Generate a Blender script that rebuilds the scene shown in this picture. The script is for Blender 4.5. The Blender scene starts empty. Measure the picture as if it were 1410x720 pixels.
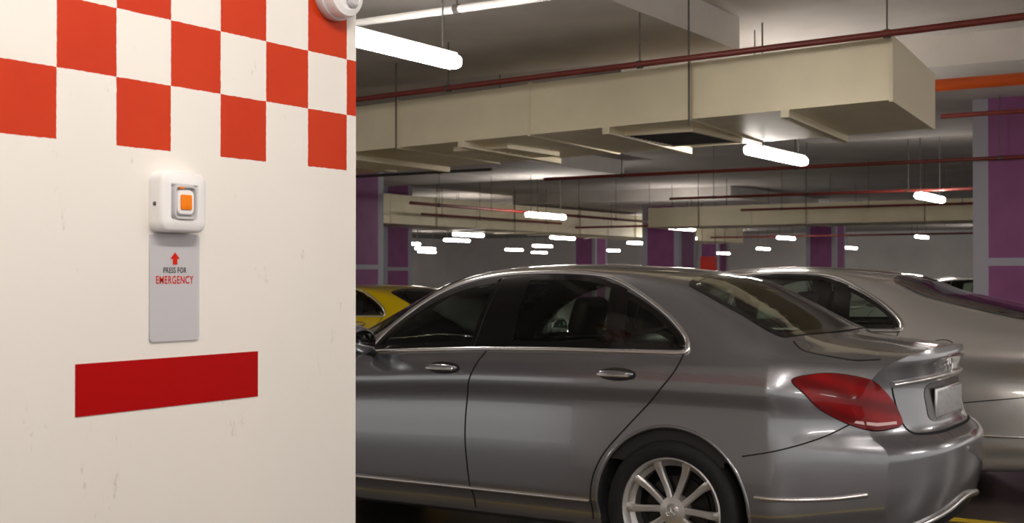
import bpy, bmesh, math, random
import numpy as np
from mathutils import Vector, Matrix
from mathutils.bvhtree import BVHTree
random.seed(4)
scene=bpy.context.scene
COL=scene.collection
try:
    scene.view_settings.view_transform='Standard'
    scene.view_settings.exposure=0.0
except Exception: pass

# ------------------------------------------------------------ materials
def lin(c):
    return tuple(((v/255)/12.92 if v/255<=0.04045 else ((v/255+0.055)/1.055)**2.4) for v in c)
def pbr(name,rgb,rough=.5,metal=0,coat=0.,emit=0.,emitc=None,var=0.,scale=6.,bump=0.,bscale=40.,spec=None):
    m=bpy.data.materials.new(name); m.use_nodes=True
    nt=m.node_tree; b=nt.nodes['Principled BSDF']
    c=lin(rgb)+(1,)
    b.inputs['Base Color'].default_value=c
    b.inputs['Roughness'].default_value=rough
    b.inputs['Metallic'].default_value=metal
    b.inputs['Coat Weight'].default_value=coat
    b.inputs['Coat Roughness'].default_value=.03
    if spec is not None: b.inputs['Specular IOR Level'].default_value=spec
    if emit>0:
        b.inputs['Emission Color'].default_value=lin(emitc or rgb)+(1,)
        b.inputs['Emission Strength'].default_value=emit
    geo=nt.nodes.new('ShaderNodeNewGeometry')
    if var>0:
        n=nt.nodes.new('ShaderNodeTexNoise'); n.inputs['Scale'].default_value=scale; n.inputs['Detail'].default_value=6
        nt.links.new(geo.outputs['Position'],n.inputs['Vector'])
        r=nt.nodes.new('ShaderNodeValToRGB')
        r.color_ramp.elements[0].position=.3; r.color_ramp.elements[1].position=.7
        r.color_ramp.elements[0].color=tuple(v*(1-var) for v in c[:3])+(1,)
        r.color_ramp.elements[1].color=tuple(min(1,v*(1+var*.5)) for v in c[:3])+(1,)
        nt.links.new(n.outputs['Fac'],r.inputs['Fac']); nt.links.new(r.outputs['Color'],b.inputs['Base Color'])
    if bump>0:
        n2=nt.nodes.new('ShaderNodeTexNoise'); n2.inputs['Scale'].default_value=bscale; n2.inputs['Detail'].default_value=5
        nt.links.new(geo.outputs['Position'],n2.inputs['Vector'])
        bp=nt.nodes.new('ShaderNodeBump'); bp.inputs['Strength'].default_value=bump; bp.inputs['Distance'].default_value=.01
        nt.links.new(n2.outputs['Fac'],bp.inputs['Height']); nt.links.new(bp.outputs['Normal'],b.inputs['Normal'])
    return m
def math_node(nt,op,a=None,b=None,c=None):
    n=nt.nodes.new('ShaderNodeMath'); n.operation=op
    for i,v in enumerate((a,b,c)):
        if v is None: continue
        if isinstance(v,(int,float)): n.inputs[i].default_value=v
        else: nt.links.new(v,n.inputs[i])
    return n.outputs[0]
def mixc(nt,f,a,b):
    n=nt.nodes.new('ShaderNodeMix'); n.data_type='RGBA'
    nt.links.new(f,n.inputs[0])
    for i,v in ((6,a),(7,b)):
        if isinstance(v,tuple): n.inputs[i].default_value=v
        else: nt.links.new(v,n.inputs[i])
    return n.outputs[2]
def paint(name,rgb,rough=.3,metal=.75):
    m=pbr(name,rgb,rough,metal,1.0)
    nt=m.node_tree; b=nt.nodes['Principled BSDF']
    n=nt.nodes.new('ShaderNodeTexNoise'); n.inputs['Scale'].default_value=900
    geo=nt.nodes.new('ShaderNodeNewGeometry'); nt.links.new(geo.outputs['Position'],n.inputs['Vector'])
    c=lin(rgb)
    f=mixc(nt,n.outputs['Fac'],tuple(v*.85 for v in c)+(1,),tuple(min(1,v*1.15) for v in c)+(1,))
    nt.links.new(f,b.inputs['Base Color'])
    return m
def glassmat(name,tint=(.62,.70,.62)):
    m=bpy.data.materials.new(name); m.use_nodes=True
    nt=m.node_tree; nt.nodes.clear()
    o=nt.nodes.new('ShaderNodeOutputMaterial'); mx=nt.nodes.new('ShaderNodeMixShader')
    t=nt.nodes.new('ShaderNodeBsdfTransparent'); t.inputs[0].default_value=tint+(1,)
    g=nt.nodes.new('ShaderNodeBsdfGlossy'); g.inputs['Roughness'].default_value=.015; g.inputs[0].default_value=(1,1,1,1)
    fr=nt.nodes.new('ShaderNodeFresnel'); fr.inputs[0].default_value=1.55
    nt.links.new(fr.outputs[0],mx.inputs[0]); nt.links.new(t.outputs[0],mx.inputs[1]); nt.links.new(g.outputs[0],mx.inputs[2])
    nt.links.new(mx.outputs[0],o.inputs[0]); return m

M_grey=paint('grey_metallic_paint',(150,151,156),.22,.76)
M_silver=paint('silver_paint',(196,193,188),.28,.5)
M_yellow=paint('yellow_paint',(240,205,10),.3,.0)
M_whitecar=paint('white_car_paint',(225,225,225),.3,.0)
M_black=pbr('black_plastic',(16,16,17),.45)
M_gblack=pbr('gloss_black',(8,8,9),.12,0,.6)
M_gap=pbr('panel_gap',(14,14,15),.8)
M_chrome=pbr('chrome',(242,241,240),.22,1.)
M_alloy=pbr('alloy',(218,216,214),.32,.75)
M_disc=pbr('brake_disc',(56,54,53),.4,.9)
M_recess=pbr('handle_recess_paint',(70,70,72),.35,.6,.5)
M_tyre=pbr('rubber',(24,24,25),.7,bump=.2,bscale=90)
M_glass=glassmat('tinted_glass')
M_int=pbr('cabin_trim',(40,39,40),.7)
M_seat=pbr('seat_leather',(36,34,34),.5)
M_plate=pbr('number_plate',(190,190,192),.35,var=.25,scale=38)
def taillamp():
    m=pbr('tail_lamp_red',(150,8,12),.2,0,.5,spec=.2)
    nt=m.node_tree; b=nt.nodes['Principled BSDF']
    geo=nt.nodes.new('ShaderNodeNewGeometry'); s=nt.nodes.new('ShaderNodeSeparateXYZ'); nt.links.new(geo.outputs['Position'],s.inputs[0])
    w=math_node(nt,'ADD',math_node(nt,'MULTIPLY',s.outputs[2],70.),math_node(nt,'MULTIPLY',s.outputs[0],26.))
    f=math_node(nt,'MULTIPLY',math_node(nt,'ADD',math_node(nt,'SINE',w),1.),.5)
    n=nt.nodes.new('ShaderNodeTexNoise'); n.inputs['Scale'].default_value=14; nt.links.new(geo.outputs['Position'],n.inputs['Vector'])
    f2=math_node(nt,'MULTIPLY',f,n.outputs['Fac'])
    c=mixc(nt,f2,lin((112,0,3))+(1,),lin((178,10,12))+(1,))
    nt.links.new(c,b.inputs['Base Color']); return m
M_tail=taillamp()
M_tailw=pbr('tail_lamp_clear',(235,190,190),.15,.2,1.)

M_ceil=pbr('ceiling_concrete',(196,190,185),.85,var=.2,scale=.7,bump=.15,bscale=25)
M_ceil2=pbr('ceiling_panel_concrete',(214,208,202),.85,var=.14,scale=1.3,bump=.15,bscale=25)
M_floor=pbr('floor_epoxy',(86,78,73),.36,var=.3,scale=2.2,bump=.08,bscale=60)
M_wall=pbr('wall_paint',(222,219,216),.8,var=.08,scale=.8)
M_yline=pbr('yellow_line_paint',(225,190,40),.6,var=.2,scale=9)
M_duct=pbr('duct_metal',(240,229,196),.42,.1,var=.08,scale=2.5,bump=.25,bscale=3.5)
M_ductrib=pbr('duct_flange',(234,223,194),.5,.1)
M_grille=pbr('grille_dark',(58,54,50),.6)
M_redpipe=pbr('red_pipe_paint',(118,44,36),.45,var=.15,scale=5)
M_orange=pbr('orange_pipe_paint',(226,96,30),.45)
M_steel=pbr('hanger_steel',(95,92,90),.4,.7)
M_cond=pbr('white_conduit',(215,213,210),.5)
M_fix=pbr('fixture_white',(225,225,222),.5)
M_tube=pbr('lit_diffuser',(255,250,246),.5,emit=56.,emitc=(255,247,239))
M_wp=pbr('white_plastic',(238,236,235),.32,0,.2)
M_gp=pbr('grey_plastic',(196,194,196),.35)
M_gp2=pbr('light_grey_plastic',(216,213,213),.3)
M_or=pbr('orange_button',(240,128,8),.45,spec=.2)
M_redtxt=pbr('red_print',(206,40,20),.5,spec=.1)
M_blktxt=pbr('black_print',(25,24,26),.5)
M_redstrip=pbr('red_reflective_strip',(172,0,2),.45,var=.03,scale=40,spec=.12)
M_signred=pbr('sign_red',(190,40,25),.5)
def acrylic():
    m=bpy.data.materials.new('frosted_acrylic'); m.use_nodes=True; nt=m.node_tree
    b=nt.nodes['Principled BSDF']; b.inputs['Base Color'].default_value=lin((238,235,240))+(1,)
    b.inputs['Roughness'].default_value=.2; b.inputs['Alpha'].default_value=.62; b.inputs['Coat Weight'].default_value=.3
    n=nt.nodes.new('ShaderNodeTexNoise'); n.inputs['Scale'].default_value=12
    r=nt.nodes.new('ShaderNodeMapRange'); r.inputs[3].default_value=.14; r.inputs[4].default_value=.28
    nt.links.new(n.outputs[0],r.inputs[0]); nt.links.new(r.outputs[0],b.inputs['Roughness']); return m
M_acr=acrylic()
def checker():
    m=bpy.data.materials.new('checker_wall_paint'); m.use_nodes=True; nt=m.node_tree; b=nt.nodes['Principled BSDF']
    b.inputs['Roughness'].default_value=.55; b.inputs['Specular IOR Level'].default_value=.25
    geo=nt.nodes.new('ShaderNodeNewGeometry'); s=nt.nodes.new('ShaderNodeSeparateXYZ'); nt.links.new(geo.outputs['Position'],s.inputs[0])
    nz=nt.nodes.new('ShaderNodeTexNoise'); nz.inputs['Scale'].default_value=70; nz.inputs['Detail'].default_value=4; nt.links.new(geo.outputs['Position'],nz.inputs['Vector'])
    w=math_node(nt,'MULTIPLY',math_node(nt,'SUBTRACT',nz.outputs['Fac'],.5),.004)
    c=math_node(nt,'ADD',math_node(nt,'SUBTRACT',s.outputs[1],math_node(nt,'ADD',s.outputs[0],2.1)),w)
    col=math_node(nt,'FLOOR',math_node(nt,'DIVIDE',math_node(nt,'SUBTRACT',c,1.644),.1488))
    zz=math_node(nt,'ADD',s.outputs[2],w)
    row=math_node(nt,'FLOOR',math_node(nt,'DIVIDE',math_node(nt,'SUBTRACT',zz,1.653),.1430))
    par=math_node(nt,'FLOORED_MODULO',math_node(nt,'ADD',col,row),2.)
    red=math_node(nt,'GREATER_THAN',par,.5)
    above=math_node(nt,'GREATER_THAN',row,-.5); below=math_node(nt,'LESS_THAN',row,6.5)
    mask=math_node(nt,'MULTIPLY',math_node(nt,'MULTIPLY',red,above),below)
    n2=nt.nodes.new('ShaderNodeTexNoise'); n2.inputs['Scale'].default_value=5; n2.inputs['Detail'].default_value=8; nt.links.new(geo.outputs['Position'],n2.inputs['Vector'])
    redc=mixc(nt,n2.outputs['Fac'],lin((190,42,4))+(1,),lin((206,62,14))+(1,))
    mp=nt.nodes.new('ShaderNodeMapping'); mp.inputs['Scale'].default_value=(3,6,2.6); mp.inputs['Rotation'].default_value=(.9,0,0); nt.links.new(geo.outputs['Position'],mp.inputs[0])
    n3=nt.nodes.new('ShaderNodeTexNoise'); n3.inputs['Scale'].default_value=2.6; n3.inputs['Detail'].default_value=12; n3.inputs['Roughness'].default_value=.76; nt.links.new(mp.outputs[0],n3.inputs['Vector'])
    r3=nt.nodes.new('ShaderNodeValToRGB'); r3.color_ramp.elements[0].position=.62; r3.color_ramp.elements[1].position=.75
    nt.links.new(n3.outputs['Fac'],r3.inputs[0])
    n4=nt.nodes.new('ShaderNodeTexNoise'); n4.inputs['Scale'].default_value=2.; nt.links.new(geo.outputs['Position'],n4.inputs['Vector'])
    base=mixc(nt,n4.outputs['Fac'],lin((240,235,227))+(1,),lin((232,227,220))+(1,))
    wh=mixc(nt,r3.outputs[0],base,lin((172,166,162))+(1,))
    nt.links.new(mixc(nt,mask,wh,redc),b.inputs['Base Color'])
    bp=nt.nodes.new('ShaderNodeBump'); bp.inputs['Strength'].default_value=.2; bp.inputs['Distance'].default_value=.004
    n5=nt.nodes.new('ShaderNodeTexNoise'); n5.inputs['Scale'].default_value=14; n5.inputs['Detail'].default_value=6; nt.links.new(geo.outputs['Position'],n5.inputs['Vector'])
    nt.links.new(n5.outputs['Fac'],bp.inputs['Height']); nt.links.new(bp.outputs[0],b.inputs['Normal'])
    return m
M_check=checker()
def purple(hw):
    m=bpy.data.materials.new('purple_column_paint'); m.use_nodes=True; nt=m.node_tree; b=nt.nodes['Principled BSDF']
    b.inputs['Roughness'].default_value=.6
    tc=nt.nodes.new('ShaderNodeTexCoord'); s=nt.nodes.new('ShaderNodeSeparateXYZ'); nt.links.new(tc.outputs['Object'],s.inputs[0])
    mn=math_node(nt,'MINIMUM',math_node(nt,'ABSOLUTE',s.outputs[0]),math_node(nt,'ABSOLUTE',s.outputs[1]))
    e=math_node(nt,'GREATER_THAN',mn,hw-.17)
    zb=math_node(nt,'LESS_THAN',math_node(nt,'ABSOLUTE',math_node(nt,'SUBTRACT',s.outputs[2],1.53)),.045)
    f=math_node(nt,'MAXIMUM',e,zb)
    n=nt.nodes.new('ShaderNodeTexNoise'); n.inputs['Scale'].default_value=3; n.inputs['Detail'].default_value=6; nt.links.new(tc.outputs['Object'],n.inputs[0])
    pc=mixc(nt,n.outputs['Fac'],lin((116,56,104))+(1,),lin((146,80,134))+(1,))
    nt.links.new(mixc(nt,f,pc,lin((160,158,170))+(1,)),b.inputs['Base Color']); return m
M_purple=purple(.6)

# ------------------------------------------------------------ mesh helpers
def add(name,me,mats=(),parent=None,smooth=False,loc=None,rot=None,**props):
    if smooth:
        me.polygons.foreach_set('use_smooth',[True]*len(me.polygons))
    o=bpy.data.objects.new(name,me)
    if me is not None:
        for m in mats:
            if len(me.materials)<len(mats): me.materials.append(m)
    COL.objects.link(o)
    if parent: o.parent=parent
    if loc is not None: o.location=loc
    if rot is not None: o.rotation_euler=rot
    for k,v in props.items(): o[k]=v
    return o
def mk(name,v,f,mats=(),parent=None,smooth=False,sharp=None,**kw):
    me=bpy.data.meshes.new(name); me.from_pydata([tuple(p) for p in v],[],f); me.update()
    o=add(name,me,mats,parent,smooth,**kw)
    if sharp is not None: me.set_sharp_from_angle(angle=math.radians(sharp))
    return o
def empty(name,loc,label,category,group=None):
    o=bpy.data.objects.new(name,None); o.location=loc; COL.objects.link(o); o.empty_display_size=.2
    o['label']=label; o['category']=category
    if group: o['group']=group
    return o
def box_data(x0,x1,y0,y1,z0,z1):
    v=[(x0,y0,z0),(x1,y0,z0),(x1,y1,z0),(x0,y1,z0),(x0,y0,z1),(x1,y0,z1),(x1,y1,z1),(x0,y1,z1)]
    f=[(0,3,2,1),(4,5,6,7),(0,1,5,4),(1,2,6,5),(2,3,7,6),(3,0,4,7)]
    return v,f
def box(name,b,mats,parent=None,bevel=0,seg=3,**kw):
    v,f=box_data(*b)
    bm=bmesh.new(); bv=[bm.verts.new(p) for p in v]
    for q in f: bm.faces.new([bv[i] for i in q])
    if bevel>0: bmesh.ops.bevel(bm,geom=bm.edges[:],offset=bevel,segments=seg,profile=.5,affect='EDGES')
    me=bpy.data.meshes.new(name); bm.to_mesh(me); bm.free()
    o=add(name,me,mats,parent,smooth=bevel>0,**kw)
    if bevel>0: me.set_sharp_from_angle(angle=math.radians(50))
    return o
def tube_data(pts,r,n=10,closed=False):
    pts=[Vector(p) for p in pts]; V=[];F=[]; N=len(pts); up=None
    for i,p in enumerate(pts):
        if closed: t=(pts[(i+1)%N]-pts[i-1]).normalized()
        else: t=(pts[min(i+1,N-1)]-pts[max(i-1,0)]).normalized()
        if up is None:
            up=Vector((0,0,1)) if abs(t.z)<.9 else Vector((1,0,0))
        a=(up-t*up.dot(t)).normalized(); b=t.cross(a); up=a
        for k in range(n):
            an=2*math.pi*k/n; V.append(p+(a*math.cos(an)+b*math.sin(an))*r)
    for i in range(N if closed else N-1):
        j=(i+1)%N
        for k in range(n):
            F.append((i*n+k,i*n+(k+1)%n,j*n+(k+1)%n,j*n+k))
    if not closed:
        F.append(tuple(range(n-1,-1,-1))); F.append(tuple((N-1)*n+k for k in range(n)))
    return V,F
def tube(name,pts,r,mats,parent=None,n=10,closed=False,**kw):
    V,F=tube_data(pts,r,n,closed); return mk(name,V,F,mats,parent,smooth=True,sharp=60,**kw)
def lathe_data(prof,n=64):
    V=[];F=[]
    for k in range(n):
        a=2*math.pi*k/n
        for r,y in prof: V.append((r*math.cos(a),y,r*math.sin(a)))
    m=len(prof)
    for k in range(n):
        j=(k+1)%n
        for i in range(m-1): F.append((k*m+i,k*m+i+1,j*m+i+1,j*m+i))
    return V,F
def merge(*ds):
    V=[];F=[]
    for v,f in ds:
        o=len(V); V+=list(v); F+=[tuple(i+o for i in q) for q in f]
    return V,F
def pchip(xs,ys,x):
    xs=np.array(xs,float); ys=np.array(ys,float); x=np.clip(np.atleast_1d(x),xs[0],xs[-1])
    h=np.diff(xs); d=np.diff(ys)/h; m=np.zeros_like(xs)
    for i in range(1,len(xs)-1):
        if d[i-1]*d[i]>0:
            w1=2*h[i]+h[i-1]; w2=h[i]+2*h[i-1]; m[i]=(w1+w2)/(w1/d[i-1]+w2/d[i])
    m[0]=d[0]; m[-1]=d[-1]
    i=np.clip(np.searchsorted(xs,x,side='right')-1,0,len(xs)-2)
    t=(x-xs[i])/h[i]
    return (ys[i]*(2*t**3-3*t**2+1)+m[i]*h[i]*(t**3-2*t**2+t)+ys[i+1]*(-2*t**3+3*t**2)+m[i+1]*h[i]*(t**3-t**2))
def spl(pts,per=8,closed=False):
    P=[Vector(p) for p in pts]; N=len(P); out=[]
    rng=range(N if closed else N-1)
    for i in rng:
        if closed: a,b,c,d=P[i-1],P[i],P[(i+1)%N],P[(i+2)%N]
        else: a,b,c,d=P[max(i-1,0)],P[i],P[i+1],P[min(i+2,N-1)]
        for k in range(per):
            t=k/per
            out.append(.5*((2*b)+(c-a)*t+(2*a-5*b+4*c-d)*t*t+(3*b-a-3*c+d)*t**3))
    if not closed: out.append(P[-1])
    return [tuple(q) for q in out]
def lineden(pts,step=.03,closed=False):
    out=[]; N=len(pts)
    for i in range(N if closed else N-1):
        a=Vector(pts[i]); b=Vector(pts[(i+1)%N]); k=max(1,int((b-a).length/step))
        for j in range(k): out.append(tuple(a.lerp(b,j/k)))
    if not closed: out.append(tuple(pts[-1]))
    return out

# ------------------------------------------------------------ CAR
M_head=pbr('headlamp_glass',(190,195,200),.08,.5,1.)
M_mirror=pbr('mirror_surface',(160,165,170),.03,1.)
def build_car():
    root=empty('car',(0,0,0),'dark silver-grey metallic four-door sedan with chrome window trim, parked','car')
    T_w=([-3.62,-3.4,-3.0,-2.6,-2.3,-1.0,.1,.35,.55,.72,.86,.97,1.12],[.74,.82,.88,.90,.905,.905,.905,.899,.885,.858,.82,.785,.745])
    T_zb=([-3.62,-3.3,.4,.8,1.12],[.22,.19,.19,.22,.27])
    T_zs=([-3.62,-3.5,-3.3,-3.0,-2.6,-2.3,-2.0,-1.7,-1.4,-1.0,-.5,0,.3,.6,.85,1.0,1.12],
          [.60,.68,.76,.84,.90,.94,.96,.975,.995,1.016,1.024,1.03,1.028,1.01,.985,.97,.955])
    T_zt=([-3.62,-3.5,-3.3,-3.0,-2.6,-2.35,-2.2,-1.9,-1.6,-1.4,-1.1,-.8,-.5,-.1,.2,.5,.58,.8,1.0,1.12],
          [.64,.73,.81,.885,.955,.99,1.05,1.22,1.345,1.4,1.434,1.442,1.43,1.385,1.262,1.118,1.102,1.08,1.062,1.055])
    T_zq=([-3.62,-3.5,-3.3,-3.0,-2.6,-2.3,-2.0,-1.8,-1.6,-1.4,-1.2,-1.0,-.7,-.4,-.2,-.05,.2,.42,.6,.85,1.0,1.12],
          [.63,.715,.79,.865,.93,.962,.995,1.08,1.2,1.3,1.362,1.39,1.402,1.387,1.352,1.31,1.2,1.1,1.055,1.035,1.022,1.012])
    T_yq=([-3.62,-3,-2.3,-1.6,-1,-.3,0,.4,.6,1.12],[.5,.62,.66,.675,.672,.665,.645,.625,.62,.6])
    X0,X1=-3.62,1.12
    xs=np.linspace(X0,X1,236)
    n=84
    def xr(y,z):
        p=pchip([.15,.22,.3,.36,.5,.61,.65,.70,.8,.90,.96,1.01,1.06],[.95,1.0,1.045,1.07,1.098,1.10,1.085,1.02,.995,.985,.995,1.012,1.0],z)[0]
        return p-.26*(abs(y)/.85)**3
    def xf(y,z):
        p=pchip([.15,.3,.45,.6,.7,.8],[-3.5,-3.58,-3.62,-3.60,-3.55,-3.45],z)[0]
        return p+.36*(abs(y)/.85)**2.6
    rings=[]
    for x in xs:
        w=pchip(*T_w,x)[0]; zb=pchip(*T_zb,x)[0]; zs=pchip(*T_zs,x)[0]; zt=pchip(*T_zt,x)[0]; zq=pchip(*T_zq,x)[0]; yq=pchip(*T_yq,x)[0]
        H=zs-zb
        P=[(0,zb),(w-.2,zb),(w-.075,zb+.012),(w-.045,zb+.05*H),(w-.036,zb+.12*H),(w-.010,zb+.20*H),(w-.006,zb+.40*H),(w-.013,zb+.58*H),(w-.020,zb+.72*H),(w-.005,zb+.825*H),(w-.028,zb+.93*H),(w-.062,zs)]
        ys_=w-.062
        lift=max(0,min(1,(zq-zs)/.2))
        P+=[(ys_*.5+yq*.5+.022*lift+.012,zs*.5+zq*.5),(yq,zq),(.42,zq+(zt-zq)*.70),(.2,zq+(zt-zq)*.94),(0,zt)]
        P=np.array(P); ch=np.r_[0,np.cumsum(np.hypot(*np.diff(P,axis=0).T))]
        wts=np.linspace(0,1,n)
        s=np.interp(wts,[0,.08,.16,1],[0,ch[1]*.9,ch[3],ch[-1]])
        yy=pchip(ch,P[:,0],s); z2=pchip(ch,P[:,1],s)
        yy[0]=0; yy[-1]=0
        rings.append((yy,z2))
    V=[];F=[]
    RN=2*(n-1)
    def full(yy,zz):
        L=[(-yy[i],zz[i]) for i in range(n)]
        R=[(yy[i],zz[i]) for i in range(n-2,0,-1)]
        return L+R
    def addring(r,xfun):
        for y,z in r: V.append((xfun(y,z),y,z))
    allr=[(x,full(yy,zz)) for x,(yy,zz) in zip(xs,rings)]
    K=26
    r0=allr[0][1]
    for k in range(K):
        s=(k+1)/(K+1); rr=[(y*s,.46+(z-.46)*s) for y,z in r0]
        addring(rr,lambda y,z:xf(y,z))
    for x,r in allr:
        if x>.45: addring(r,lambda y,z,x=x:.45+(x-.45)/(X1-.45)*(xr(y,z)-.45))
        elif x<-3.0: addring(r,lambda y,z,x=x:-3.0+(x+3.0)/(X0+3.0)*(xf(y,z)+3.0))
        else: addring(r,lambda y,z,x=x:x)
    K2=44
    r1=allr[-1][1]
    for k in range(K2):
        s=1-(k+1)/(K2+1); rr=[(y*s,.64+(z-.64)*s) for y,z in r1]
        addring(rr,lambda y,z:xr(y,z))
    nr=len(V)//RN
    for i in range(nr-1):
        for k in range(RN):
            a=i*RN+k; b=i*RN+(k+1)%RN
            F.append((a,b,b+RN,a+RN))
    F.append(tuple(range(RN-1,-1,-1))); F.append(tuple((nr-1)*RN+k for k in range(RN)))
    V=[Vector(v) for v in V]
    bvh=BVHTree.FromPolygons(V,F)
    me=bpy.data.meshes.new('body_raw'); me.from_pydata(V,[],F); me.update()
    bm=bmesh.new(); bm.from_mesh(me); bmesh.ops.recalc_face_normals(bm,faces=bm.faces); bm.to_mesh(me); bm.free()
    raw=bpy.data.objects.new('raw',me); COL.objects.link(raw)
    cutters=[]
    AR=.372
    for ax in (0,-2.84):
        for sy in (-1,1):
            cv=[];cf=[];m=72
            for yy in (.62*sy,1.2*sy):
                for k in range(m):
                    a=2*math.pi*k/m; cv.append((ax+AR*math.cos(a),yy,.335+AR*math.sin(a)))
            for k in range(m): cf.append((k,(k+1)%m,m+(k+1)%m,m+k))
            cf.append(tuple(range(m-1,-1,-1))); cf.append(tuple(range(m,2*m)))
            cm=bpy.data.meshes.new('c'); cm.from_pydata(cv,[],cf)
            b2=bmesh.new(); b2.from_mesh(cm); bmesh.ops.recalc_face_normals(b2,faces=b2.faces); b2.to_mesh(cm); b2.free()
            co=bpy.data.objects.new('c',cm); COL.objects.link(co); cutters.append(co)
            md=raw.modifiers.new('b','BOOLEAN'); md.operation='DIFFERENCE'; md.object=co; md.solver='EXACT'
    dg=bpy.context.evaluated_depsgraph_get(); dg.update()
    bme=bpy.data.meshes.new_from_object(raw.evaluated_get(dg))
    for c in cutters: bpy.data.objects.remove(c)
    bpy.data.objects.remove(raw)
    def side(a,b): return Vector((a,-3,b)),Vector((0,1,0))
    def top(a,b): return Vector((a,b,3)),Vector((0,0,-1))
    def rear(a,b): return Vector((3,a,b)),Vector((-1,0,0))
    def front(a,b): return Vector((-6,a,b)),Vector((1,0,0))
    dd=Vector((-.75,.66,0)).normalized(); da=Vector((.66,.75,0)).normalized()
    def diag(a,b): return da*a+Vector((0,0,b))-dd*3,dd
    def diagp(x,y,z): return (Vector((x,y,0)).dot(da),z)
    df=Vector((.75,.66,0)).normalized(); dfa=Vector((-.66,.75,0)).normalized()
    def fdiag(a,b): return dfa*a+Vector((0,0,b))-df*5,df
    def hit(mf,a,b,off):
        o,d=mf(a,b); loc,nor,i,dist=bvh.ray_cast(o,d)
        if loc is None: loc,nor,i,dist=bvh.find_nearest(o+d*2.2)
        if nor.dot(d)>0: nor=-nor
        return loc+nor*off
    def inpoly(x,y,P):
        c=False;j=len(P)-1
        for i in range(len(P)):
            if (P[i][1]>y)!=(P[j][1]>y) and x<(P[j][0]-P[i][0])*(y-P[i][1])/(P[j][1]-P[i][1])+P[i][0]: c=not c
            j=i
        return c
    def pdist(x,y,P):
        m=9; p=Vector((x,y))
        for i in range(len(P)):
            a=Vector(P[i][:2]);b=Vector(P[(i+1)%len(P)][:2]); ab=b-a
            t=max(0,min(1,(p-a).dot(ab)/max(ab.length_squared,1e-9))); m=min(m,(p-a-ab*t).length)
        return m
    def mir(V): return [Vector((v[0],-v[1],v[2])) for v in V]
    def patch(name,poly,mf,mat,off=.003,grid=.03,mirror=True,parent=None,label=None):
        b=bmesh.new(); vs=[b.verts.new((p[0],p[1],0)) for p in poly]; b.faces.new(vs)
        x0=min(p[0] for p in poly);x1=max(p[0] for p in poly);y0=min(p[1] for p in poly);y1=max(p[1] for p in poly)
        for ax,lo,hi in ((0,x0,x1),(1,y0,y1)):
            q=lo+grid
            while q<hi:
                co=(q,0,0) if ax==0 else (0,q,0); no=(1,0,0) if ax==0 else (0,1,0)
                bmesh.ops.bisect_plane(b,geom=b.verts[:]+b.edges[:]+b.faces[:],plane_co=co,plane_no=no); q+=grid
        b.verts.index_update()
        V=[hit(mf,v.co.x,v.co.y,off) for v in b.verts]; F=[tuple(v.index for v in f.verts) for f in b.faces]; b.free()
        outs=[]
        for s in ((0,1) if mirror else (0,)):
            o=mk(name,mir(V) if s else V,[f[::-1] for f in F] if s else F,[mat],parent or root,smooth=True)
            bb=bmesh.new(); bb.from_mesh(o.data)
            bmesh.ops.recalc_face_normals(bb,faces=bb.faces)
            c=Vector((-.8,0,.7)); tot=sum(((f.calc_center_median()-c).dot(f.normal))*f.calc_area() for f in bb.faces)
            if tot<0: bmesh.ops.reverse_faces(bb,faces=bb.faces)
            bb.to_mesh(o.data); bb.free()
            if label: o['label']=label
            outs.append(o)
        return outs
    def ribbon_data(pts,mf,w,off,closed=False,inset=0.):
        P=[Vector(p[:2]) for p in pts]; N=len(P); V=[];F=[]
        area=sum(P[i].x*P[(i+1)%N].y-P[(i+1)%N].x*P[i].y for i in range(N))
        sg=1 if area>0 else -1
        for i in range(N):
            a=P[i-1] if (closed or i>0) else P[i]; c=P[(i+1)%N] if (closed or i<N-1) else P[i]
            t=(c-a).normalized(); nn=Vector((-t.y,t.x))*sg
            if closed and inset>0: q0=P[i]-nn*.002; q1=P[i]+nn*inset
            else: q0=P[i]-nn*w/2; q1=P[i]+nn*w/2
            V.append(hit(mf,q0.x,q0.y,off)); V.append(hit(mf,q1.x,q1.y,off))
        for i in range(N if closed else N-1):
            j=(i+1)%N; F.append((2*i,2*i+1,2*j+1,2*j))
        return V,F
    def ribbon(name,pts,mf,w,mat,off=.0015,closed=False,inset=0.,mirror=True,parent=None):
        V,F=ribbon_data(pts,mf,w,off,closed,inset)
        for s in ((0,1) if mirror else (0,)):
            mk(name,mir(V) if s else V,F,[mat],parent or root,smooth=True)
    def ptube(name,pts,mf,r,mat,off=0.,closed=False,mirror=True,parent=None,label=None):
        P=[hit(mf,p[0],p[1],off) for p in pts]
        for s in ((0,1) if mirror else (0,)):
            o=tube(name,mir(P) if s else P,r,[mat],parent or root,closed=closed)
            if label: o['label']=label
    gf=spl([(-1.735,.99),(-1.655,1.085),(-1.53,1.185),(-1.376,1.27),(-1.187,1.335),(-1.0,1.366)],6)+lineden([(-1.0,1.366),(-1.09,1.035)],.03)[1:]+lineden([(-1.09,1.035),(-1.735,.99)],.04)[1:-1]
    gr=lineden([(-.885,1.04),(-.85,1.376)],.03)+spl([(-.85,1.376),(-.722,1.381),(-.48,1.37),(-.355,1.335)],5)[1:]+lineden([(-.355,1.335),(-.325,1.045)],.03)[1:]+lineden([(-.325,1.045),(-.885,1.04)],.04)[1:-1]
    gq=lineden([(-.275,1.046),(-.292,1.305)],.03)+spl([(-.292,1.305),(-.187,1.255),(-.066,1.18),(.022,1.105),(.044,1.062),(.03,1.05)],5)[1:]+lineden([(.03,1.05),(-.275,1.046)],.04)[1:-1]
    ws=[(-2.36,0),(-2.33,.3),(-2.24,.5),(-2.1,.65),(-1.95,.65),(-1.7,.628),(-1.5,.6),(-1.43,.53),(-1.43,.3),(-1.44,0)]
    ws=spl(ws+[(x,-y) for x,y in ws[-2:0:-1]],4,True)
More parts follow.
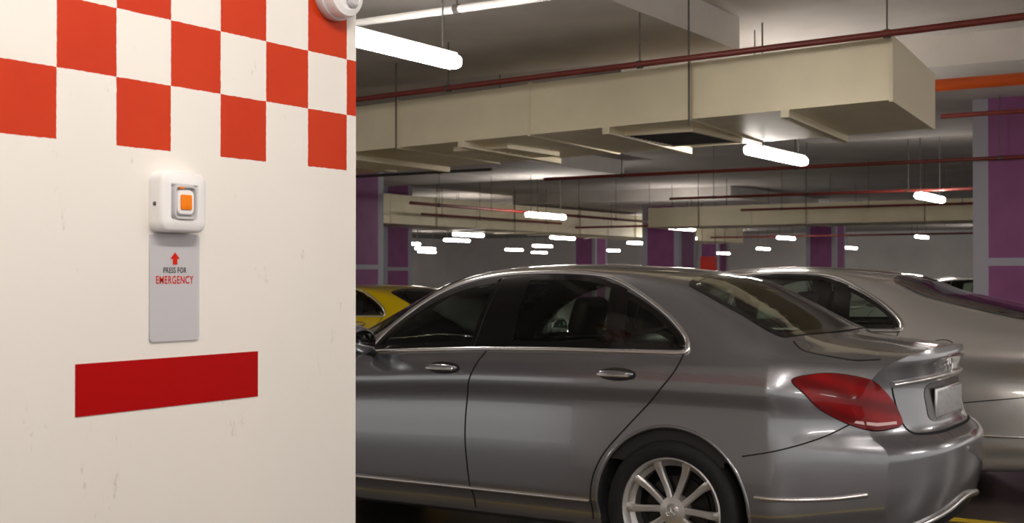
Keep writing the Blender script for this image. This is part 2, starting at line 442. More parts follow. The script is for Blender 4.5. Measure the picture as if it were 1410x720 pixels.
    rg=[(-.11,0),(-.1,.3),(-.07,.5),(-.02,.572),(.2,.59),(.38,.6),(.44,.56),(.49,.3),(.51,0)]
    rg=spl(rg+[(x,-y) for x,y in rg[-2:0:-1]],4,True)
    bm=bmesh.new(); bm.from_mesh(bme)
    dele=[]
    for f in bm.faces:
        c=f.calc_center_median(); nrm=f.normal
        if c.z>.9 and -2.5<c.x<.7:
            if abs(c.y)>.55 and abs(nrm.y)>.35:
                for P in (gf,gr,gq):
                    if inpoly(c.x,c.z,P) and pdist(c.x,c.z,P)>.012: dele.append(f); break
            if f not in dele[-1:] and abs(nrm.z)>.3:
                for P in (ws,rg):
                    if inpoly(c.x,c.y,P) and pdist(c.x,c.y,P)>.02: dele.append(f); break
        f.material_index=0
        if c.z<.75:
            for ax in (0,-2.84):
                dx=math.hypot(c.x-ax,c.z-.335)
                if (abs(dx-AR)<.004 and abs(nrm.y)<.5) or (dx<AR and abs(c.y)<.66 and abs(nrm.y)>.8): f.material_index=1
            if nrm.z<-.6 and c.z<.26: f.material_index=1
    bmesh.ops.delete(bm,geom=list(set(dele)),context='FACES')
    bm.to_mesh(bme); bm.free()
    body=add('body',bme,[],root,smooth=True); bme.materials.clear(); bme.materials.append(M_grey); bme.materials.append(M_black)
    bme.set_sharp_from_angle(angle=math.radians(35))
    bl=bmesh.new(); vv=[bl.verts.new(v) for v in V]
    for q in F:
        if len(q)>4: continue
        c=(V[q[0]]+V[q[2]])/2
        if not(-2.2<c.x<.5 and c.z>.55): continue
        nn=(V[q[1]]-V[q[0]]).cross(V[q[2]]-V[q[0]]).normalized()
        skip=False
        if c.z>.95:
            if abs(c.y)>.55 and abs(nn.y)>.35:
                skip=any(inpoly(c.x,c.z,P) for P in (gf,gr,gq))
            if abs(nn.z)>.3 and not skip: skip=any(inpoly(c.x,c.y,P) for P in (ws,rg))
        if not skip: bl.faces.new([vv[i] for i in q])
    bmesh.ops.delete(bl,geom=[v for v in bl.verts if not v.link_faces],context='VERTS')
    for v in bl.verts:
        y,z=v.co.y,v.co.z
        v.co.y=y-(.025 if y>0 else -.025)*(1 if abs(y)>.1 else 0)
        if z>1.0: v.co.z=z-.022
    lm=bpy.data.meshes.new('cabin_lining'); bl.to_mesh(lm); bl.free()
    add('cabin_lining',lm,[M_int],root,smooth=True)
    for P in (gf,gr,gq):
        patch('side_window',P,side,M_glass,.003,.03)
        ribbon('window_seal',P,side,.02,M_gblack,.004,True,.022)
    patch('windshield',ws,top,M_glass,.003,.05,False); ribbon('window_seal',ws,top,.02,M_gblack,.004,True,.035,False)
    patch('rear_window',rg,top,M_glass,.003,.04,False); ribbon('window_seal',rg,top,.02,M_gblack,.004,True,.03,False)
    patch('window_pillar',lineden([(-1.083,1.03),(-.99,1.372),(-.845,1.38),(-.885,1.032)],.04,True),side,M_gblack,.0035)
    patch('window_pillar',lineden([(-.33,1.04),(-.36,1.342),(-.29,1.315),(-.27,1.04)],.04,True),side,M_gblack,.0035)
    dlo=spl([(-1.76,.978),(-1.668,1.096),(-1.533,1.2),(-1.376,1.287),(-1.187,1.35),(-.975,1.382),(-.722,1.392),(-.48,1.382),(-.337,1.35),(-.187,1.275),(-.056,1.192),(.034,1.115),(.062,1.065),(.045,1.034),(-.1,1.031)],7)
    dlo+=lineden([(-.1,1.031),(-.6,1.028),(-1.03,1.018),(-1.4,1.0),(-1.76,.978)],.05)[1:-1]
    ptube('window_trim',dlo,side,.0125,M_chrome,.002,True,label='chrome window trim')
    ribbon('door_gap',spl([(-1.0,1.02),(-1.05,.93),(-1.09,.80),(-1.1,.62),(-1.085,.45),(-1.064,.30),(-1.06,.24)],8),side,.007,M_gap)
    ribbon('door_gap',spl([(.05,1.03),(.02,.95),(-.06,.85),(-.2,.705),(-.33,.56),(-.39,.43),(-.40,.30),(-.40,.25)],8),side,.007,M_gap)
    ribbon('door_gap',spl([(-2.0,.96),(-2.08,.85),(-2.1,.62),(-2.05,.4),(-2.03,.25)],8),side,.007,M_gap)
    ribbon('bumper_gap',spl([(.345,.60),(.5,.635),(.66,.69),(.78,.755)],8),side,.006,M_gap)
    ribbon('trunk_gap',spl([(.47,.595),(.53,.65),(.63,.665),(.76,.655),(.86,.60)],8),top,.008,M_gap)
    ribbon('trunk_gap',spl([(-.58,.90),(-.56,.80),(-.52,.715),(-.4,.69),(0,.685),(.4,.69),(.52,.715),(.56,.80),(.58,.90)],8),rear,.008,M_gap,mirror=False)
    ribbon('hood_gap',spl([(-2.2,.72),(-2.6,.72),(-3.1,.66),(-3.4,.5)],8),top,.007,M_gap)
    ptube('sill_trim',lineden([(-2.44,.338),(-.405,.338)],.06),side,.010,M_chrome,.001,label='chrome sill strip')
    ptube('bumper_trim',spl([(.40,.428),(.55,.428),(.72,.44),(.85,.462)],6),side,.010,M_chrome,.0,label='chrome bumper strip')
    ptube('trunk_trim',spl([(-.58,.912),(-.4,.920),(0,.925),(.4,.920),(.58,.912)],10),rear,.012,M_chrome,.004,mirror=False,label='chrome trunk strip')
    ptube('exhaust_trim',spl([(-.66,.30),(-.55,.305),(-.3,.34),(0,.37),(.3,.34),(.55,.305),(.66,.30)],10),rear,.015,M_chrome,.004,mirror=False,label='chrome exhaust trim')
    ptube('arch_lip',[(AR*math.cos(math.radians(a)),.335+AR*math.sin(math.radians(a))) for a in range(-14,195,5)],side,.009,M_grey,-.003)
    ptube('arch_lip',[(-2.84+AR*math.cos(math.radians(a)),.335+AR*math.sin(math.radians(a))) for a in range(-14,195,5)],side,.009,M_grey,-.003)
    patch('rear_valance',lineden([(-.60,.30),(-.45,.325),(0,.345),(.45,.325),(.60,.30),(.5,.27),(-.5,.27)],.06,True),rear,M_black,.002,.05,False)
    tl=[diagp(*p) for p in [(.575,-.862,.934),(.67,-.84,.957),(.758,-.80,.962),(.85,-.745,.945),(.90,-.69,.915),(.935,-.61,.835),(.955,-.57,.748),(.93,-.65,.728),(.89,-.74,.727),(.84,-.79,.745),(.779,-.82,.775),(.70,-.845,.82),(.63,-.857,.88)]]
    tl=spl(tl,5,True)
    patch('tail_lamp',tl,diag,M_tail,.009,.03)
    ribbon('tail_lamp_gap',tl,diag,.008,M_gap,.002,True,.0)
    tb=[diagp(*p) for p in [(.84,-.79,.757),(.90,-.73,.742),(.94,-.61,.744),(.938,-.61,.756),(.90,-.73,.756),(.845,-.785,.768)]]
    patch('tail_lamp_strip',tb,diag,M_tailw,.011,.03)
    def fd(x,y,z): return (Vector((x,y,0)).dot(dfa),z)
    hl=spl([fd(*p) for p in [(-3.3,-.62,.56),(-3.18,-.74,.58),(-2.98,-.84,.68),(-2.9,-.86,.74),(-3.05,-.80,.755),(-3.25,-.68,.74),(-3.38,-.56,.68)]],5,True)
    patch('headlamp',hl,fdiag,M_head,.008,.03)
    grl=spl([(-.42,.66),(0,.68),(.42,.66),(.46,.55),(.36,.44),(0,.42),(-.36,.44),(-.46,.55)],5,True)
    patch('grille',grl,front,M_gblack,.006,.04,False); ptube('grille_trim',grl,front,.011,M_chrome,.006,True,False)
    def rearx(y,z): return hit(rear,y,z,0).x
    pr=spl([(-.29,.89),(0,.898),(.29,.89),(.32,.80),(.28,.735),(0,.725),(-.28,.735),(-.32,.80)],5,True)
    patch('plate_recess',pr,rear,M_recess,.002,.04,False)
    px=rearx(.2,.80)
    box('plate_frame',(px+.0,px+.016,-.235,.235,.735,.875),[M_chrome],root,bevel=.006,label='chrome plate frame')
    box('number_plate',(px+.016,px+.019,-.222,.222,.748,.862),[M_plate],root,bevel=.001)
    def star(R,parent,loc,axis,name='emblem'):
        ds=[tube_data([(R*math.cos(a),0,R*math.sin(a)) for a in np.linspace(0,2*math.pi,32,endpoint=False)],R*.09,8,True)]
        for k in range(3):
            a=math.pi/2+k*2*math.pi/3; tip=Vector((math.cos(a)*R,0,math.sin(a)*R)); p=Vector((-math.sin(a),0,math.cos(a)))*R*.16
            v=[tip,p,-p,Vector((0,-R*.14,0)),Vector((0,R*.05,0))]
            ds.append((v,[(0,1,3),(0,3,2),(0,4,1),(0,2,4),(1,4,2),(1,2,3)]))
        V_,F_=merge(*ds); V_=[Vector(v) for v in V_]
        if axis=='x': V_=[Vector((-v.y,v.x,v.z)) for v in V_]
        return mk(name,V_,F_,[M_chrome],parent,loc=loc,label='round chrome emblem with three-pointed star')
    star(.040,root,(rearx(0,.975)+.008,0,.972),'x')
    for hx,hz in ((-.262,.933),(-1.233,.925)):
        el=[(hx+.098*math.cos(a),hz-.004+.03*math.sin(a)) for a in np.linspace(0,2*math.pi,28,endpoint=False)]
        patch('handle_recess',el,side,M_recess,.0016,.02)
        y0=hit(side,hx,hz,0).y
        for s in (1,-1):
            b=bmesh.new(); bmesh.ops.create_uvsphere(b,u_segments=28,v_segments=16,radius=1)
            for v in b.verts:
                x,y,z=v.co
                yy=(-.03+.010*y-.012*(1-x*x)) if abs(x)<.86 else (-.018+.016*y)
                v.co=((math.copysign(abs(x)**.8,x))*.092,s*(yy),z*.0155)
            hm=bpy.data.meshes.new('door_handle'); b.to_mesh(hm); b.free()
            h=add('door_handle',hm,[M_grey],root,smooth=True,loc=(hx,y0*s,hz))
            tube('handle_trim',[(k,s*(-.038-.010*(1-(k/.09)**2)),-.007) for k in np.linspace(-.08,.08,14)],.007,[M_chrome],h,label='chrome handle trim')
    for s in (1,-1):
        b=bmesh.new(); bmesh.ops.create_uvsphere(b,u_segments=32,v_segments=20,radius=1)
        for v in b.verts:
            x,y,z=v.co
            if x>0: x*=.35
            v.co=(x*.13,y*.125,z*.085*(1-.15*y*(1)))
        hm=bpy.data.meshes.new('wing_mirror'); b.to_mesh(hm); b.free()
        mo=add('wing_mirror',hm,[M_grey],root,smooth=True,loc=(-1.70,-s*1.0,1.045))
        b=bmesh.new(); bmesh.ops.create_uvsphere(b,u_segments=28,v_segments=12,radius=1)
        for v in b.verts: v.co=(v.co.x*.012+.043,v.co.y*.105,v.co.z*.066)
        gm=bpy.data.meshes.new('mirror_glass'); b.to_mesh(gm); b.free(); add('mirror_glass',gm,[M_mirror],mo,smooth=True)
        tube('mirror_stalk',[(.0,s*.06,-.05),(-.01,s*.16,-.07)],.022,[M_black],mo)
    tyre=lathe_data([(.235,-.10),(.245,-.112),(.285,-.118),(.312,-.108),(.323,-.085),(.326,-.04),(.326,.04),(.323,.085),(.312,.108),(.285,.118),(.245,.112),(.235,.10),(.23,0),(.235,-.10)],72)
    rimp=lathe_data([(.243,-.108),(.236,-.114),(.229,-.104),(.222,-.09),(.205,-.05),(.205,.09),(.238,.10),(.2,.08),(.2,-.06),(.243,-.108)],72)
    hub=lathe_data([(.0,-.098),(.03,-.098),(.034,-.092),(.062,-.086),(.07,-.07),(.07,-.02),(0,-.02)],40)
    parts=[rimp,hub]
    for k in range(5):
        base=math.pi/2+k*2*math.pi/5
        for sgn in (-1,1):
            V2=[];F2=[]; NS=14
            for i in range(NS+1):
                t=i/NS; r=.045+(.234-.045)*t
                off=math.radians(15+5*math.sin(t*math.pi*.8))
                an=base+sgn*off*(.9+.1*t)
                c=Vector((r*math.cos(an),0,r*math.sin(an)))
                tg=Vector((-math.sin(an),0,math.cos(an)))
                wd=.015-.003*math.sin(t*math.pi)+.006*t
                yf=-.088-.012*t+ .010*math.sin(t*math.pi)
                V2+=[c+tg*wd+Vector((0,yf+.006,0)),c+tg*wd*.55+Vector((0,yf,0)),c-tg*wd*.55+Vector((0,yf,0)),c-tg*wd+Vector((0,yf+.006,0)),c-tg*wd*.8+Vector((0,yf+.035,0)),c+tg*wd*.8+Vector((0,yf+.035,0))]
            for i in range(NS):
                for j in range(6):
                    F2.append((i*6+j,i*6+(j+1)%6,(i+1)*6+(j+1)%6,(i+1)*6+j))
            parts.append((V2,F2))
    RV,RF=merge(*parts)
    wm=bpy.data.meshes.new('wheel'); wm.from_pydata([tuple(v) for v in RV],[],RF); wm.update()
    bb=bmesh.new(); bb.from_mesh(wm); bmesh.ops.recalc_face_normals(bb,faces=bb.faces); bb.to_mesh(wm); bb.free()
    wm.materials.append(M_alloy)
    for ax in (0,-2.84):
        for s in (1,-1):
            w=add('wheel',wm,[],root,smooth=True,loc=(ax,-s*.775,.326),rot=(0,0,0 if s==1 else math.pi),label='silver ten-spoke alloy wheel')
            wm.set_sharp_from_angle(angle=math.radians(35))
            mk('tyre',tyre[0],tyre[1],[M_tyre],w,smooth=True)
            dv,dfc=lathe_data([(0,-.03),(.15,-.03),(.155,-.025),(.155,-.005),(0,-.005)],48); mk('brake_disc',dv,dfc,[M_disc],w,smooth=True,sharp=40)
            star(.024,w,(0,-.102,0),'y','hub_emblem')
            mk('wheel_barrel',*lathe_data([(0,.0),(.2,.0),(.203,.05)],48),[M_black],w,smooth=True)
    box('cabin_floor',(-2.3,.5,-.78,.78,.24,.30),[M_int],root)
    box('dashboard',(-2.15,-1.72,-.74,.74,.60,.93),[M_int],root,bevel=.08)
    for sy in (-.37,.37):
        st=box('front_seat',(-1.45,-.92,sy-.25,sy+.25,.32,.52),[M_seat],root,bevel=.07)
        o=box('seat_back',(-.09,.09,-.25,.25,0,.62),[M_seat],st,bevel=.07,loc=(-.93,sy,.45),rot=(0,math.radians(18),0))
        box('headrest',(-.05,.05,-.13,.13,.66,.86),[M_seat],o,bevel=.04)
    rs=box('rear_seat',(-.42,.12,-.66,.66,.34,.54),[M_seat],root,bevel=.07)
    rb=box('seat_back',(-.09,.09,-.66,.66,0,.56),[M_seat],rs,bevel=.07,loc=(.06,0,.46),rot=(0,math.radians(22),0))
    for sy in (-.38,.38): box('headrest',(-.05,.05,-.13,.13,.55,.70),[M_seat],rb,bevel=.04,loc=(0,sy,0))
    sw=tube('steering_wheel',[(0,.18*math.cos(a),.18*math.sin(a)) for a in np.linspace(0,2*math.pi,32,endpoint=False)],.015,[M_black],root,closed=True,loc=(-1.62,.37,.86),rot=(0,math.radians(-22),0))
    tube('steering_spoke',[(0,-.17,0),(-.03,0,0),(0,.17,0)],.02,[M_black],sw)
    box('rear_shelf',(.1,.5,-.6,.6,.93,.96),[M_int],root)
    return root
def copy_tree(o,parent=None,mats={}):
    c=o.copy(); COL.objects.link(c)
    if parent: c.parent=parent; c.matrix_parent_inverse=o.matrix_parent_inverse.copy()
    for s in c.material_slots:
        if s.material and s.material.name in mats:
            m=mats[s.material.name]; s.link='OBJECT'; s.material=m
    for ch in list(o.children): copy_tree(ch,c,mats)
    return c
car=build_car()
car.location=(-2.432,6.07,0)
def clone(loc,mat,label,scale=(1,1,1),rotz=0):
    c=copy_tree(car,None,{'grey_metallic_paint':mat}); c.location=loc; c.scale=scale; c.rotation_euler=(0,0,rotz); c['label']=label; return c
c2=clone((-2.22,8.78,0),M_silver,'light silver sedan with tinted windows, parked beside the grey sedan',(1.03,1.0,1.0))
SH=.38
def sm(t): t=max(0,min(1,t)); return t*t*(3-2*t)
def warp(x,z):
    st=.39-.30*sm((z-.72)/.25)
    return x+SH*sm((x-st)/.42)
for o in list(c2.children):
    if o.name.startswith('wheel') and o.location.length>.1: continue
    if o.type=='MESH' and o.location.length<1e-6:
        o.data=o.data.copy()
        for v in o.data.vertices: v.co.x=warp(v.co.x,v.co.z)
    elif o.location.x>.5: o.location.x+=SH
b2=[o for o in c2.children if o.name.startswith('body')][0]
bv2=BVHTree.FromPolygons([v.co.copy() for v in b2.data.vertices],[tuple(p.vertices) for p in b2.data.polygons])
fp=[]
for a in np.linspace(0,2*math.pi,36,endpoint=False):
    l=bv2.ray_cast(Vector((.315+.078*math.copysign(abs(math.cos(a))**.8,math.cos(a)),-3,.905+.085*math.copysign(abs(math.sin(a))**.8,math.sin(a)))),Vector((0,1,0)))[0]
    fp.append(l+Vector((0,-.0005,0)))
tube('fuel_flap_gap',fp,.003,[M_gap],c2,n=6,closed=True)
clone((-9.0,12.3,0),M_yellow,'bright yellow low coupe parked beyond the grey sedan',(1,1,.88))
clone((-3.1,18.3,0),M_whitecar,'white sedan parked behind a purple column',(1,1,.95))

# ------------------------------------------------------------ ROOM
XL,XR,YN,YF,ZC=-48,9,-7,68,3.7
def struct(name,b,m,**k):
    return box(name,b,[m],kind='structure',label=k.get('label',name.replace('_',' ')))
struct('floor',(XL,XR,YN,YF,-.2,0),M_floor,label='dark glossy parking garage floor')
struct('ceiling',(XL,XR,YN,YF,ZC,ZC+.2),M_ceil,label='grey concrete garage ceiling')
struct('wall_back',(XL,XR,YF,YF+.2,0,ZC),M_wall,label='off-white far garage wall')
struct('wall_left',(XL-.2,XL,YN,YF+.2,0,ZC),M_wall,label='off-white side garage wall')
pn=1
def panel(x0,x1,y0,y1,z0=3.4):
    global pn
    struct('trim_%d'%pn,(x0,x1,y0,y1,z0,ZC),M_ceil2,label='dropped concrete ceiling panel'); pn+=1
PAN=[(-11.5,-4.35,3.0,10.75),(-18.5,-11.8,16,23),(-19.5,-12.8,31,38),(-19.5,-12.8,45.5,52),(-6.5,.8,12.6,19),(-32,-26,49.5,56)]
for p in PAN: panel(*p)
struct('wall_pier',(-4.4,-2.1,-1.2,2.574,0,ZC),M_check,label='white painted wall with red and white checkerboard band')
def column(cx,cy,label='purple painted square concrete column with grey edges',top=3.4):
    hw=.6; v,f=box_data(-hw,hw,-hw,hw,0,top)
    o=mk('column',v,f,[M_purple],None,loc=(cx,cy,0)); o['label']=label; o['category']='column'; o['group']='purple garage columns'
column(-15.93,19.04); column(-20.5,26.1,top=ZC); column(-16.27,34.66); column(-16.3,49.2); column(-29,53); column(-2.7,15.79); column(-28.3,66,top=ZC)
for i,y in enumerate((4.75,7.42,10.0,13.6,16.9,19.7)):
    o=box('parking_line',(-7.5 if i<3 else -5.5,-1.2,y-.05,y+.05,0,.004),[M_yline]); o['label']='yellow painted parking bay line on floor'; o['category']='road marking'; o['group']='parking bay lines'

# ------------------------------------------------------------ pier furniture
WX=-2.1
def rrect(y0,y1,z0,z1,r,n=6):
    P=[]
    for cy,cz,a0 in ((y1-r,z1-r,0),(y0+r,z1-r,90),(y0+r,z0+r,180),(y1-r,z0+r,270)):
        for k in range(n+1):
            a=math.radians(a0+90*k/n); P.append((cy+r*math.cos(a),cz+r*math.sin(a)))
    return P
def rbox_x(name,y0,y1,z0,z1,r,layers,mats,parent=None,**kw):
    V=[];F=[];N=None
    for x,ins in layers:
        P=rrect(y0+ins,y1-ins,z0+ins,z1-ins,max(r-ins,.002)); N=len(P)
        V+=[(x,p[0],p[1]) for p in P]
    for i in range(len(layers)-1):
        for k in range(N): F.append((i*N+k,i*N+(k+1)%N,(i+1)*N+(k+1)%N,(i+1)*N+k))
    F.append(tuple(range(N-1,-1,-1))); F.append(tuple((len(layers)-1)*N+k for k in range(N)))
    return mk(name,V,F,mats,parent,smooth=True,sharp=40,**kw)
yc,zc=1.9455,1.541
eb=empty('emergency_button',(WX,yc,zc-.065),'white square emergency button box with orange centre on white wall','emergency button')
def ch(o):
    o.parent=eb; o.location=Vector(o.location)-Vector((WX,yc,zc-.065)); return o
ch(rbox_x('button_housing',yc-.065,yc+.065,zc-.065,zc+.065,.022,[(WX-.002,0),(WX+.030,0),(WX+.0365,.002),(WX+.040,.007),(WX+.040,.026),(WX+.036,.029),(WX+.030,.030)],[M_wp]))
ch(rbox_x('button_ring',yc-.034,yc+.034,zc-.038,zc+.038,.016,[(WX+.029,0),(WX+.041,0),(WX+.044,.002),(WX+.044,.006),(WX+.036,.008),(WX+.032,.008)],[M_gp]))
ch(rbox_x('button_plate',yc-.0245,yc+.0245,zc-.027,zc+.027,.012,[(WX+.030,0),(WX+.040,0),(WX+.043,.002),(WX+.043,.005)],[M_wp]))
ch(rbox_x('orange_key',yc-.0155,yc+.0155,zc-.016,zc+.016,.003,[(WX+.041,0),(WX+.0455,0),(WX+.046,.001)],[M_or]))
ch(rbox_x('orange_mark',yc-.020,yc-.006,zc+.0285,zc+.0325,.0015,[(WX+.0400,0),(WX+.0446,0)],[M_or]))
sv,sf=lathe_data([(0,-.002),(.004,-.002),(.005,0)],16)
ch(mk('screw',sv,sf,[M_steel],None,smooth=True,loc=(WX+.018,yc-.065,zc-.005)))
ip=empty('instruction_plate',(WX,1.952,1.24),'clear acrylic sign reading PRESS FOR EMERGENCY with red arrow','sign')
def chp(o):
    o.parent=ip; o.location=Vector(o.location)-Vector((WX,1.952,1.24)); return o
chp(rbox_x('acrylic_panel',1.881,2.023,1.24,1.474,.009,[(WX,0),(WX+.004,0),(WX+.005,.001)],[M_acr]))
def text(body,width,height,yc_,zc_,mat,bold=.012):
    cu=bpy.data.curves.new('t','FONT'); cu.body=body; cu.align_x='CENTER'; cu.align_y='CENTER'; cu.extrude=.0; cu.offset=bold; cu.resolution_u=4
    cu.space_character=1.1
    o=bpy.data.objects.new('t',cu); COL.objects.link(o)
    dg=bpy.context.evaluated_depsgraph_get(); dg.update(); me=bpy.data.meshes.new_from_object(o.evaluated_get(dg)); bpy.data.objects.remove(o)
    xs_=[v.co.x for v in me.vertices]; ys_=[v.co.y for v in me.vertices]
    sx=width/(max(xs_)-min(xs_)); sy=height/(max(ys_)-min(ys_)); cx=(max(xs_)+min(xs_))/2; cy=(max(ys_)+min(ys_))/2
    for v in me.vertices:
        v.co=(0,(v.co.x-cx)*sx,(v.co.y-cy)*sy)
    return add('lettering',me,[mat],None,loc=(WX+.0056,yc_,zc_),label='printed words '+body)
chp(text('PRESS FOR',.066,.0125,1.950,1.3945,M_blktxt,.018))
chp(text('EMERGENCY',.108,.0175,1.950,1.3735,M_redtxt,.018))
ay,az=1.950,1.42
chp(mk('arrow',[(0,-.014,-.001),(0,.014,-.001),(0,0,.0135),(0,-.0065,-.001),(0,.0065,-.001),(0,.0065,-.0135),(0,-.0065,-.0135)],[(0,1,2),(3,6,5,4)],[M_redtxt],None,loc=(WX+.0056,ay,az),label='red upward arrow'))
rs=box('reflective_strip',(WX,WX+.0015,1.691,2.212,1.099,1.205),[M_redstrip]); rs['label']='glossy dark red adhesive strip on white wall'; rs['category']='sticker'
al=empty('alarm_sounder',(WX,2.478,2.10),'round white wall alarm sounder mounted on checkered wall','alarm')
def latheX(name,prof,mat,parent,**kw):
    v,f=lathe_data(prof,56); v=[(p[1],p[0],p[2]) for p in v]; return mk(name,v,f,[mat],parent,smooth=True,sharp=35,**kw)
latheX('sounder_base',[(.0,0),(.072,0),(.074,.012),(.072,.022),(0,.022)],M_gp2,al)
latheX('sounder_dome',[(.066,.020),(.068,.040),(.064,.050),(.050,.055),(.044,.052),(.0,.052)],M_wp,al)
latheX('sounder_button',[(.020,.050),(.022,.060),(.016,.065),(0,.066)],M_gp,al,loc=(0,.012,-.02))

# ------------------------------------------------------------ ducts
def duct_skew(name,A,B,C,D,z0,z1,ribs,label,hang=True,bars=False):
    root=empty(name,(A[0],A[1],z0),label,'air duct')
    o=Vector((A[0],A[1],z0))
    def L(p,z): return Vector((p[0],p[1],z))-o
    V=[L(A,z0),L(B,z0),L(C,z0),L(D,z0),L(A,z1),L(B,z1),L(C,z1),L(D,z1)]
    mk('duct_body',V,[(0,1,2,3),(4,7,6,5),(0,4,5,1),(3,2,6,7),(0,3,7,4),(1,5,6,2)],[M_duct],root)
    a=Vector(A);b=Vector(B);c=Vector(C);d=Vector(D)
    for i in range(ribs+1):
        t=i/ribs; p=a.lerp(b,t); q=d.lerp(c,t); u=(b-a).normalized()*.014; e=(q-p).normalized()*.012
        p2=p-e;q2=q+e
        V=[]
        for z in (z0-.014,z1+.012):
            for s,pp in ((-1,p2),(1,p2),(1,q2),(-1,q2)): V.append(L(pp+u*s,z))
        mk('duct_flange',V,[(0,1,2,3),(4,7,6,5),(0,4,5,1),(1,5,6,2),(2,6,7,3),(3,7,4,0)],[M_ductrib],root)
        if bars and i<ribs:
            p3=a.lerp(b,t+.5/ribs); q3=d.lerp(c,t+.5/ribs); e3=(q3-p3).normalized()*.06
            V=[]
            uu=(b-a).normalized()
            for z in (z0-.055,z0-.0):
                for s,pp in ((-.035,p3),(.035,p3),(.035,q3+e3),(-.035,q3+e3)): V.append(L(pp+uu*s,z))
            mk('duct_support_bar',V,[(0,1,2,3),(4,7,6,5),(0,4,5,1),(1,5,6,2),(2,6,7,3),(3,7,4,0)],[M_ductrib],root)
        if hang and i%2==1:
            for s in (p-e*3,q+e*3):
                x=s.x-o.x;y=s.y-o.y
                tube('duct_hanger',[(x,y,-.06),(x,y,3.71-z0)],.008,[M_steel],root,n=6)
    return root,L
A=(-2.47,8.87);B=(-12.3,10.5);D=(-2.66,10.80);C=(-12.3,12.4)
dr,L=duct_skew('air_duct',A,B,C,D,2.60,3.04,6,'long cream rectangular sheet-metal air duct hung from ceiling',bars=True)
def register(cx,cy,w,h,n=12,dark=True):
    mm=M_grille if dark else M_ductrib
    r=box('duct_register',(-w/2,w/2,-h/2,h/2,-.03,0),[mm],dr,loc=Vector((cx,cy,2.60))-Vector((A[0],A[1],2.6)),label='slatted air grille')
    for i in range(n):
        y=-h/2+h*(i+.5)/n; box('register_slat',(-w/2,w/2,y-.006,y+.006,-.04,-.03),[M_steel if dark else M_duct],r)
    for b in ((-w/2-.03,w/2+.03,-h/2-.03,-h/2,-.045,0),(-w/2-.03,w/2+.03,h/2,h/2+.03,-.045,0),(-w/2-.03,-w/2,-h/2,h/2,-.045,0),(w/2,w/2+.03,-h/2,h/2,-.045,0)):
        box('register_frame',b,[M_ductrib],r)
register(-4.62,10.1,.62,1.0)
register(-6.6,10.4,.55,.9,8,False)
register(-8.6,10.8,.55,.9,8,False)
duct_skew('air_duct',(-18.5,20.3),(-18.5,46),(-20.3,46),(-20.3,20.3),2.6,3.3,14,'cream sheet-metal air duct running along the garage')
duct_skew('air_duct',(-3.0,27),(-13.2,27),(-13.2,28.6),(-3.0,28.6),2.5,2.95,8,'cream sheet-metal air duct crossing the garage')

# ------------------------------------------------------------ pipes
def pipe(name,pts,r,mat,label,hang=4,cat='pipe'):
    P=[Vector(p) for p in pts]; root=empty(name,P[0],label,cat)
    tube('pipe_run',[p-P[0] for p in P],r,[mat],root,n=12)
    for i in range(hang):
        t=(i+.5)/hang; q=(P[0].lerp(P[-1],t))-P[0]
        V1=tube_data([q+Vector((0,0,r)),q+Vector((0,0,3.71-P[0].z))],.006,6)
        mk('pipe_hanger',V1[0],V1[1],[M_steel],root)
        tt=(P[-1]-P[0]).normalized()
        mk('pipe_clamp',*tube_data([q-tt*.02,q+tt*.02],r*1.35,12),[M_steel],root)
    return root
pipe('sprinkler_pipe',[(-13.2,9.85,3.0),(-1.5,8.42,3.0),(2.5,7.95,3.0)],.024,M_redpipe,'long dark red sprinkler pipe hung below ceiling',8)
pipe('sprinkler_pipe',[(-8.95,15.05,2.7),(3,15.05,2.7)],.022,M_redpipe,'dark red sprinkler pipe crossing beside column',5)
pipe('sprinkler_pipe',[(-9.8,20.9,2.75),(-3,20.9,2.75)],.024,M_redpipe,'dark red sprinkler pipe hung below ceiling',4)
pipe('sprinkler_pipe',[(-10.3,25.5,2.76),(-3,25.5,2.76)],.024,M_redpipe,'dark red sprinkler pipe hung below ceiling',4)
pipe('sprinkler_pipe',[(-14,13.8,2.75),(-9,13.8,2.75)],.02,M_steel,'dark steel pipe hung below ceiling',3)
pipe('sprinkler_pipe',[(-14.2,19,2.72),(-14.2,30,2.72)],.03,M_redpipe,'dark red sprinkler pipe running along the garage',6)
pipe('sprinkler_pipe',[(-17.6,24,2.8),(-17.6,30.5,2.8)],.03,M_redpipe,'dark red sprinkler pipe running along the garage',4)
pipe('sprinkler_pipe',[(-18.1,32.2,2.75),(-4,32.2,2.75)],.03,M_redpipe,'dark red sprinkler pipe hung below ceiling',6)
pipe('sprinkler_pipe',[(-18.1,42,2.7),(-6,42,2.7)],.03,M_redpipe,'dark red sprinkler pipe hung below ceiling',6)
pipe('water_pipe',[(-2.95,11.8,3.1),(3,11.7,3.1)],.055,M_orange,'thick orange painted pipe hung below ceiling',3)
pipe('sprinkler_pipe',[(-3.2,13.3,3.0),(3,13.3,3.0)],.024,M_redpipe,'dark red sprinkler pipe hung below ceiling',3)
pipe('electrical_conduit',[(-8.5,7.0,3.16),(-4.1,6.98,3.16)],.026,M_cond,'white electrical conduit hung below ceiling',3)

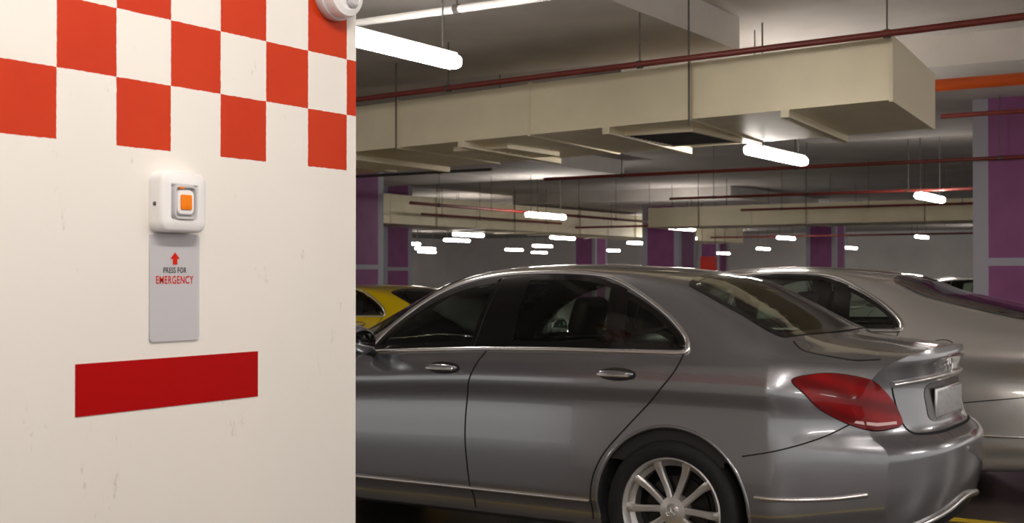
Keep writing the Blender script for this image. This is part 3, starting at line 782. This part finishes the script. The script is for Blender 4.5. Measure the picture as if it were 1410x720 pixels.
# ------------------------------------------------------------ lights
def make_fixture():
    r=empty('fluorescent_light',(0,0,0),'lit white fluorescent tube light hung on rods','ceiling light','hanging fluorescent lights')
    box('light_housing',(-.025,.025,-.74,.74,.038,.062),[M_fix],r,bevel=.006)
    box('light_diffuser',(-.062,.062,-.76,.76,-.05,.042),[M_tube],r,bevel=.04,seg=5)
    for y in (-.6,.6): tube('light_rod',[(0,y,.055),(0,y,1.0)],.007,[M_steel],r,n=6)
    return r
fx0=make_fixture(); first=True
def fixture(x,y,z,ln=1.5):
    global first
    top=3.71
    for a,b,c,d in PAN:
        if a<x<b and c<y<d: top=3.41
    if first: r=fx0; first=False
    else: r=copy_tree(fx0)
    r.location=(x,y,z)
    for c in r.children:
        if c.name.startswith('light_rod'): c.scale=(1,1,(top-z))
    return r
LT=[(-4.82,6.2,2.80),(-4.46,12.0,2.56),(-5.1,20.5,2.6),(-13.4,22.6,2.6),(-14,30.6,2.6),(-20.9,30.8,2.55),(-21,36.5,2.6),(-27.8,46.6,2.6),(-29.9,57,2.6),
    (-25.6,37,2.6),(-35,48,2.6),(-33,52.6,2.6),(-14.8,40.6,2.6),(-17.8,57.3,2.6),(-21.9,57,2.6),(-22,44,2.6),(-9.5,57,2.6),(-26,62,2.5),(-12,47,2.75),(-24,53,2.6),(-36,60,2.6),
    (-30,40,2.6),(-38,44,2.6),(-17.6,38.8,2.6),(-40,55,2.6),(-13,62,2.6),
    (-10.5,2.5,2.8),(-14,9.5,2.75),(-.7,1.4,2.9),(1.2,4.2,2.9),(-1.2,-2.6,2.9),(4.5,9.2,2.8),(3.5,15,2.8),(1.5,21,2.7),(3.5,-3,2.9)]  # this row: unseen fixtures beyond the frame, added to brighten pier wall and surroundings
for l in LT: fixture(*l)

sg=empty('hanging_sign',(-14.5,33.5,2.0),'small red hanging sign below ceiling','sign')
box('sign_board',(-.25,.25,-.03,.03,-.5,-.1),[M_signred],sg,bevel=.01)
for x in (-.2,.2): tube('sign_rod',[(x,0,-.1),(x,0,1.41)],.01,[M_steel],sg,n=6)

# ------------------------------------------------------------ world + camera
w=bpy.data.worlds.new('World'); scene.world=w; w.use_nodes=True
bg=w.node_tree.nodes['Background']; bg.inputs[0].default_value=lin((255,249,244))+(1,); bg.inputs[1].default_value=.7
cam=bpy.data.cameras.new('Camera'); co=bpy.data.objects.new('Camera',cam); COL.objects.link(co)
cam.sensor_width=36; cam.lens=1750*36/1410
co.location=(0,0,1.385); co.rotation_euler=(math.radians(90)+math.atan(18/1750),0,math.radians(32.2))
cam.clip_end=300
cam.dof.use_dof=True; cam.dof.focus_distance=3.9; cam.dof.aperture_fstop=8.0
scene.camera=co
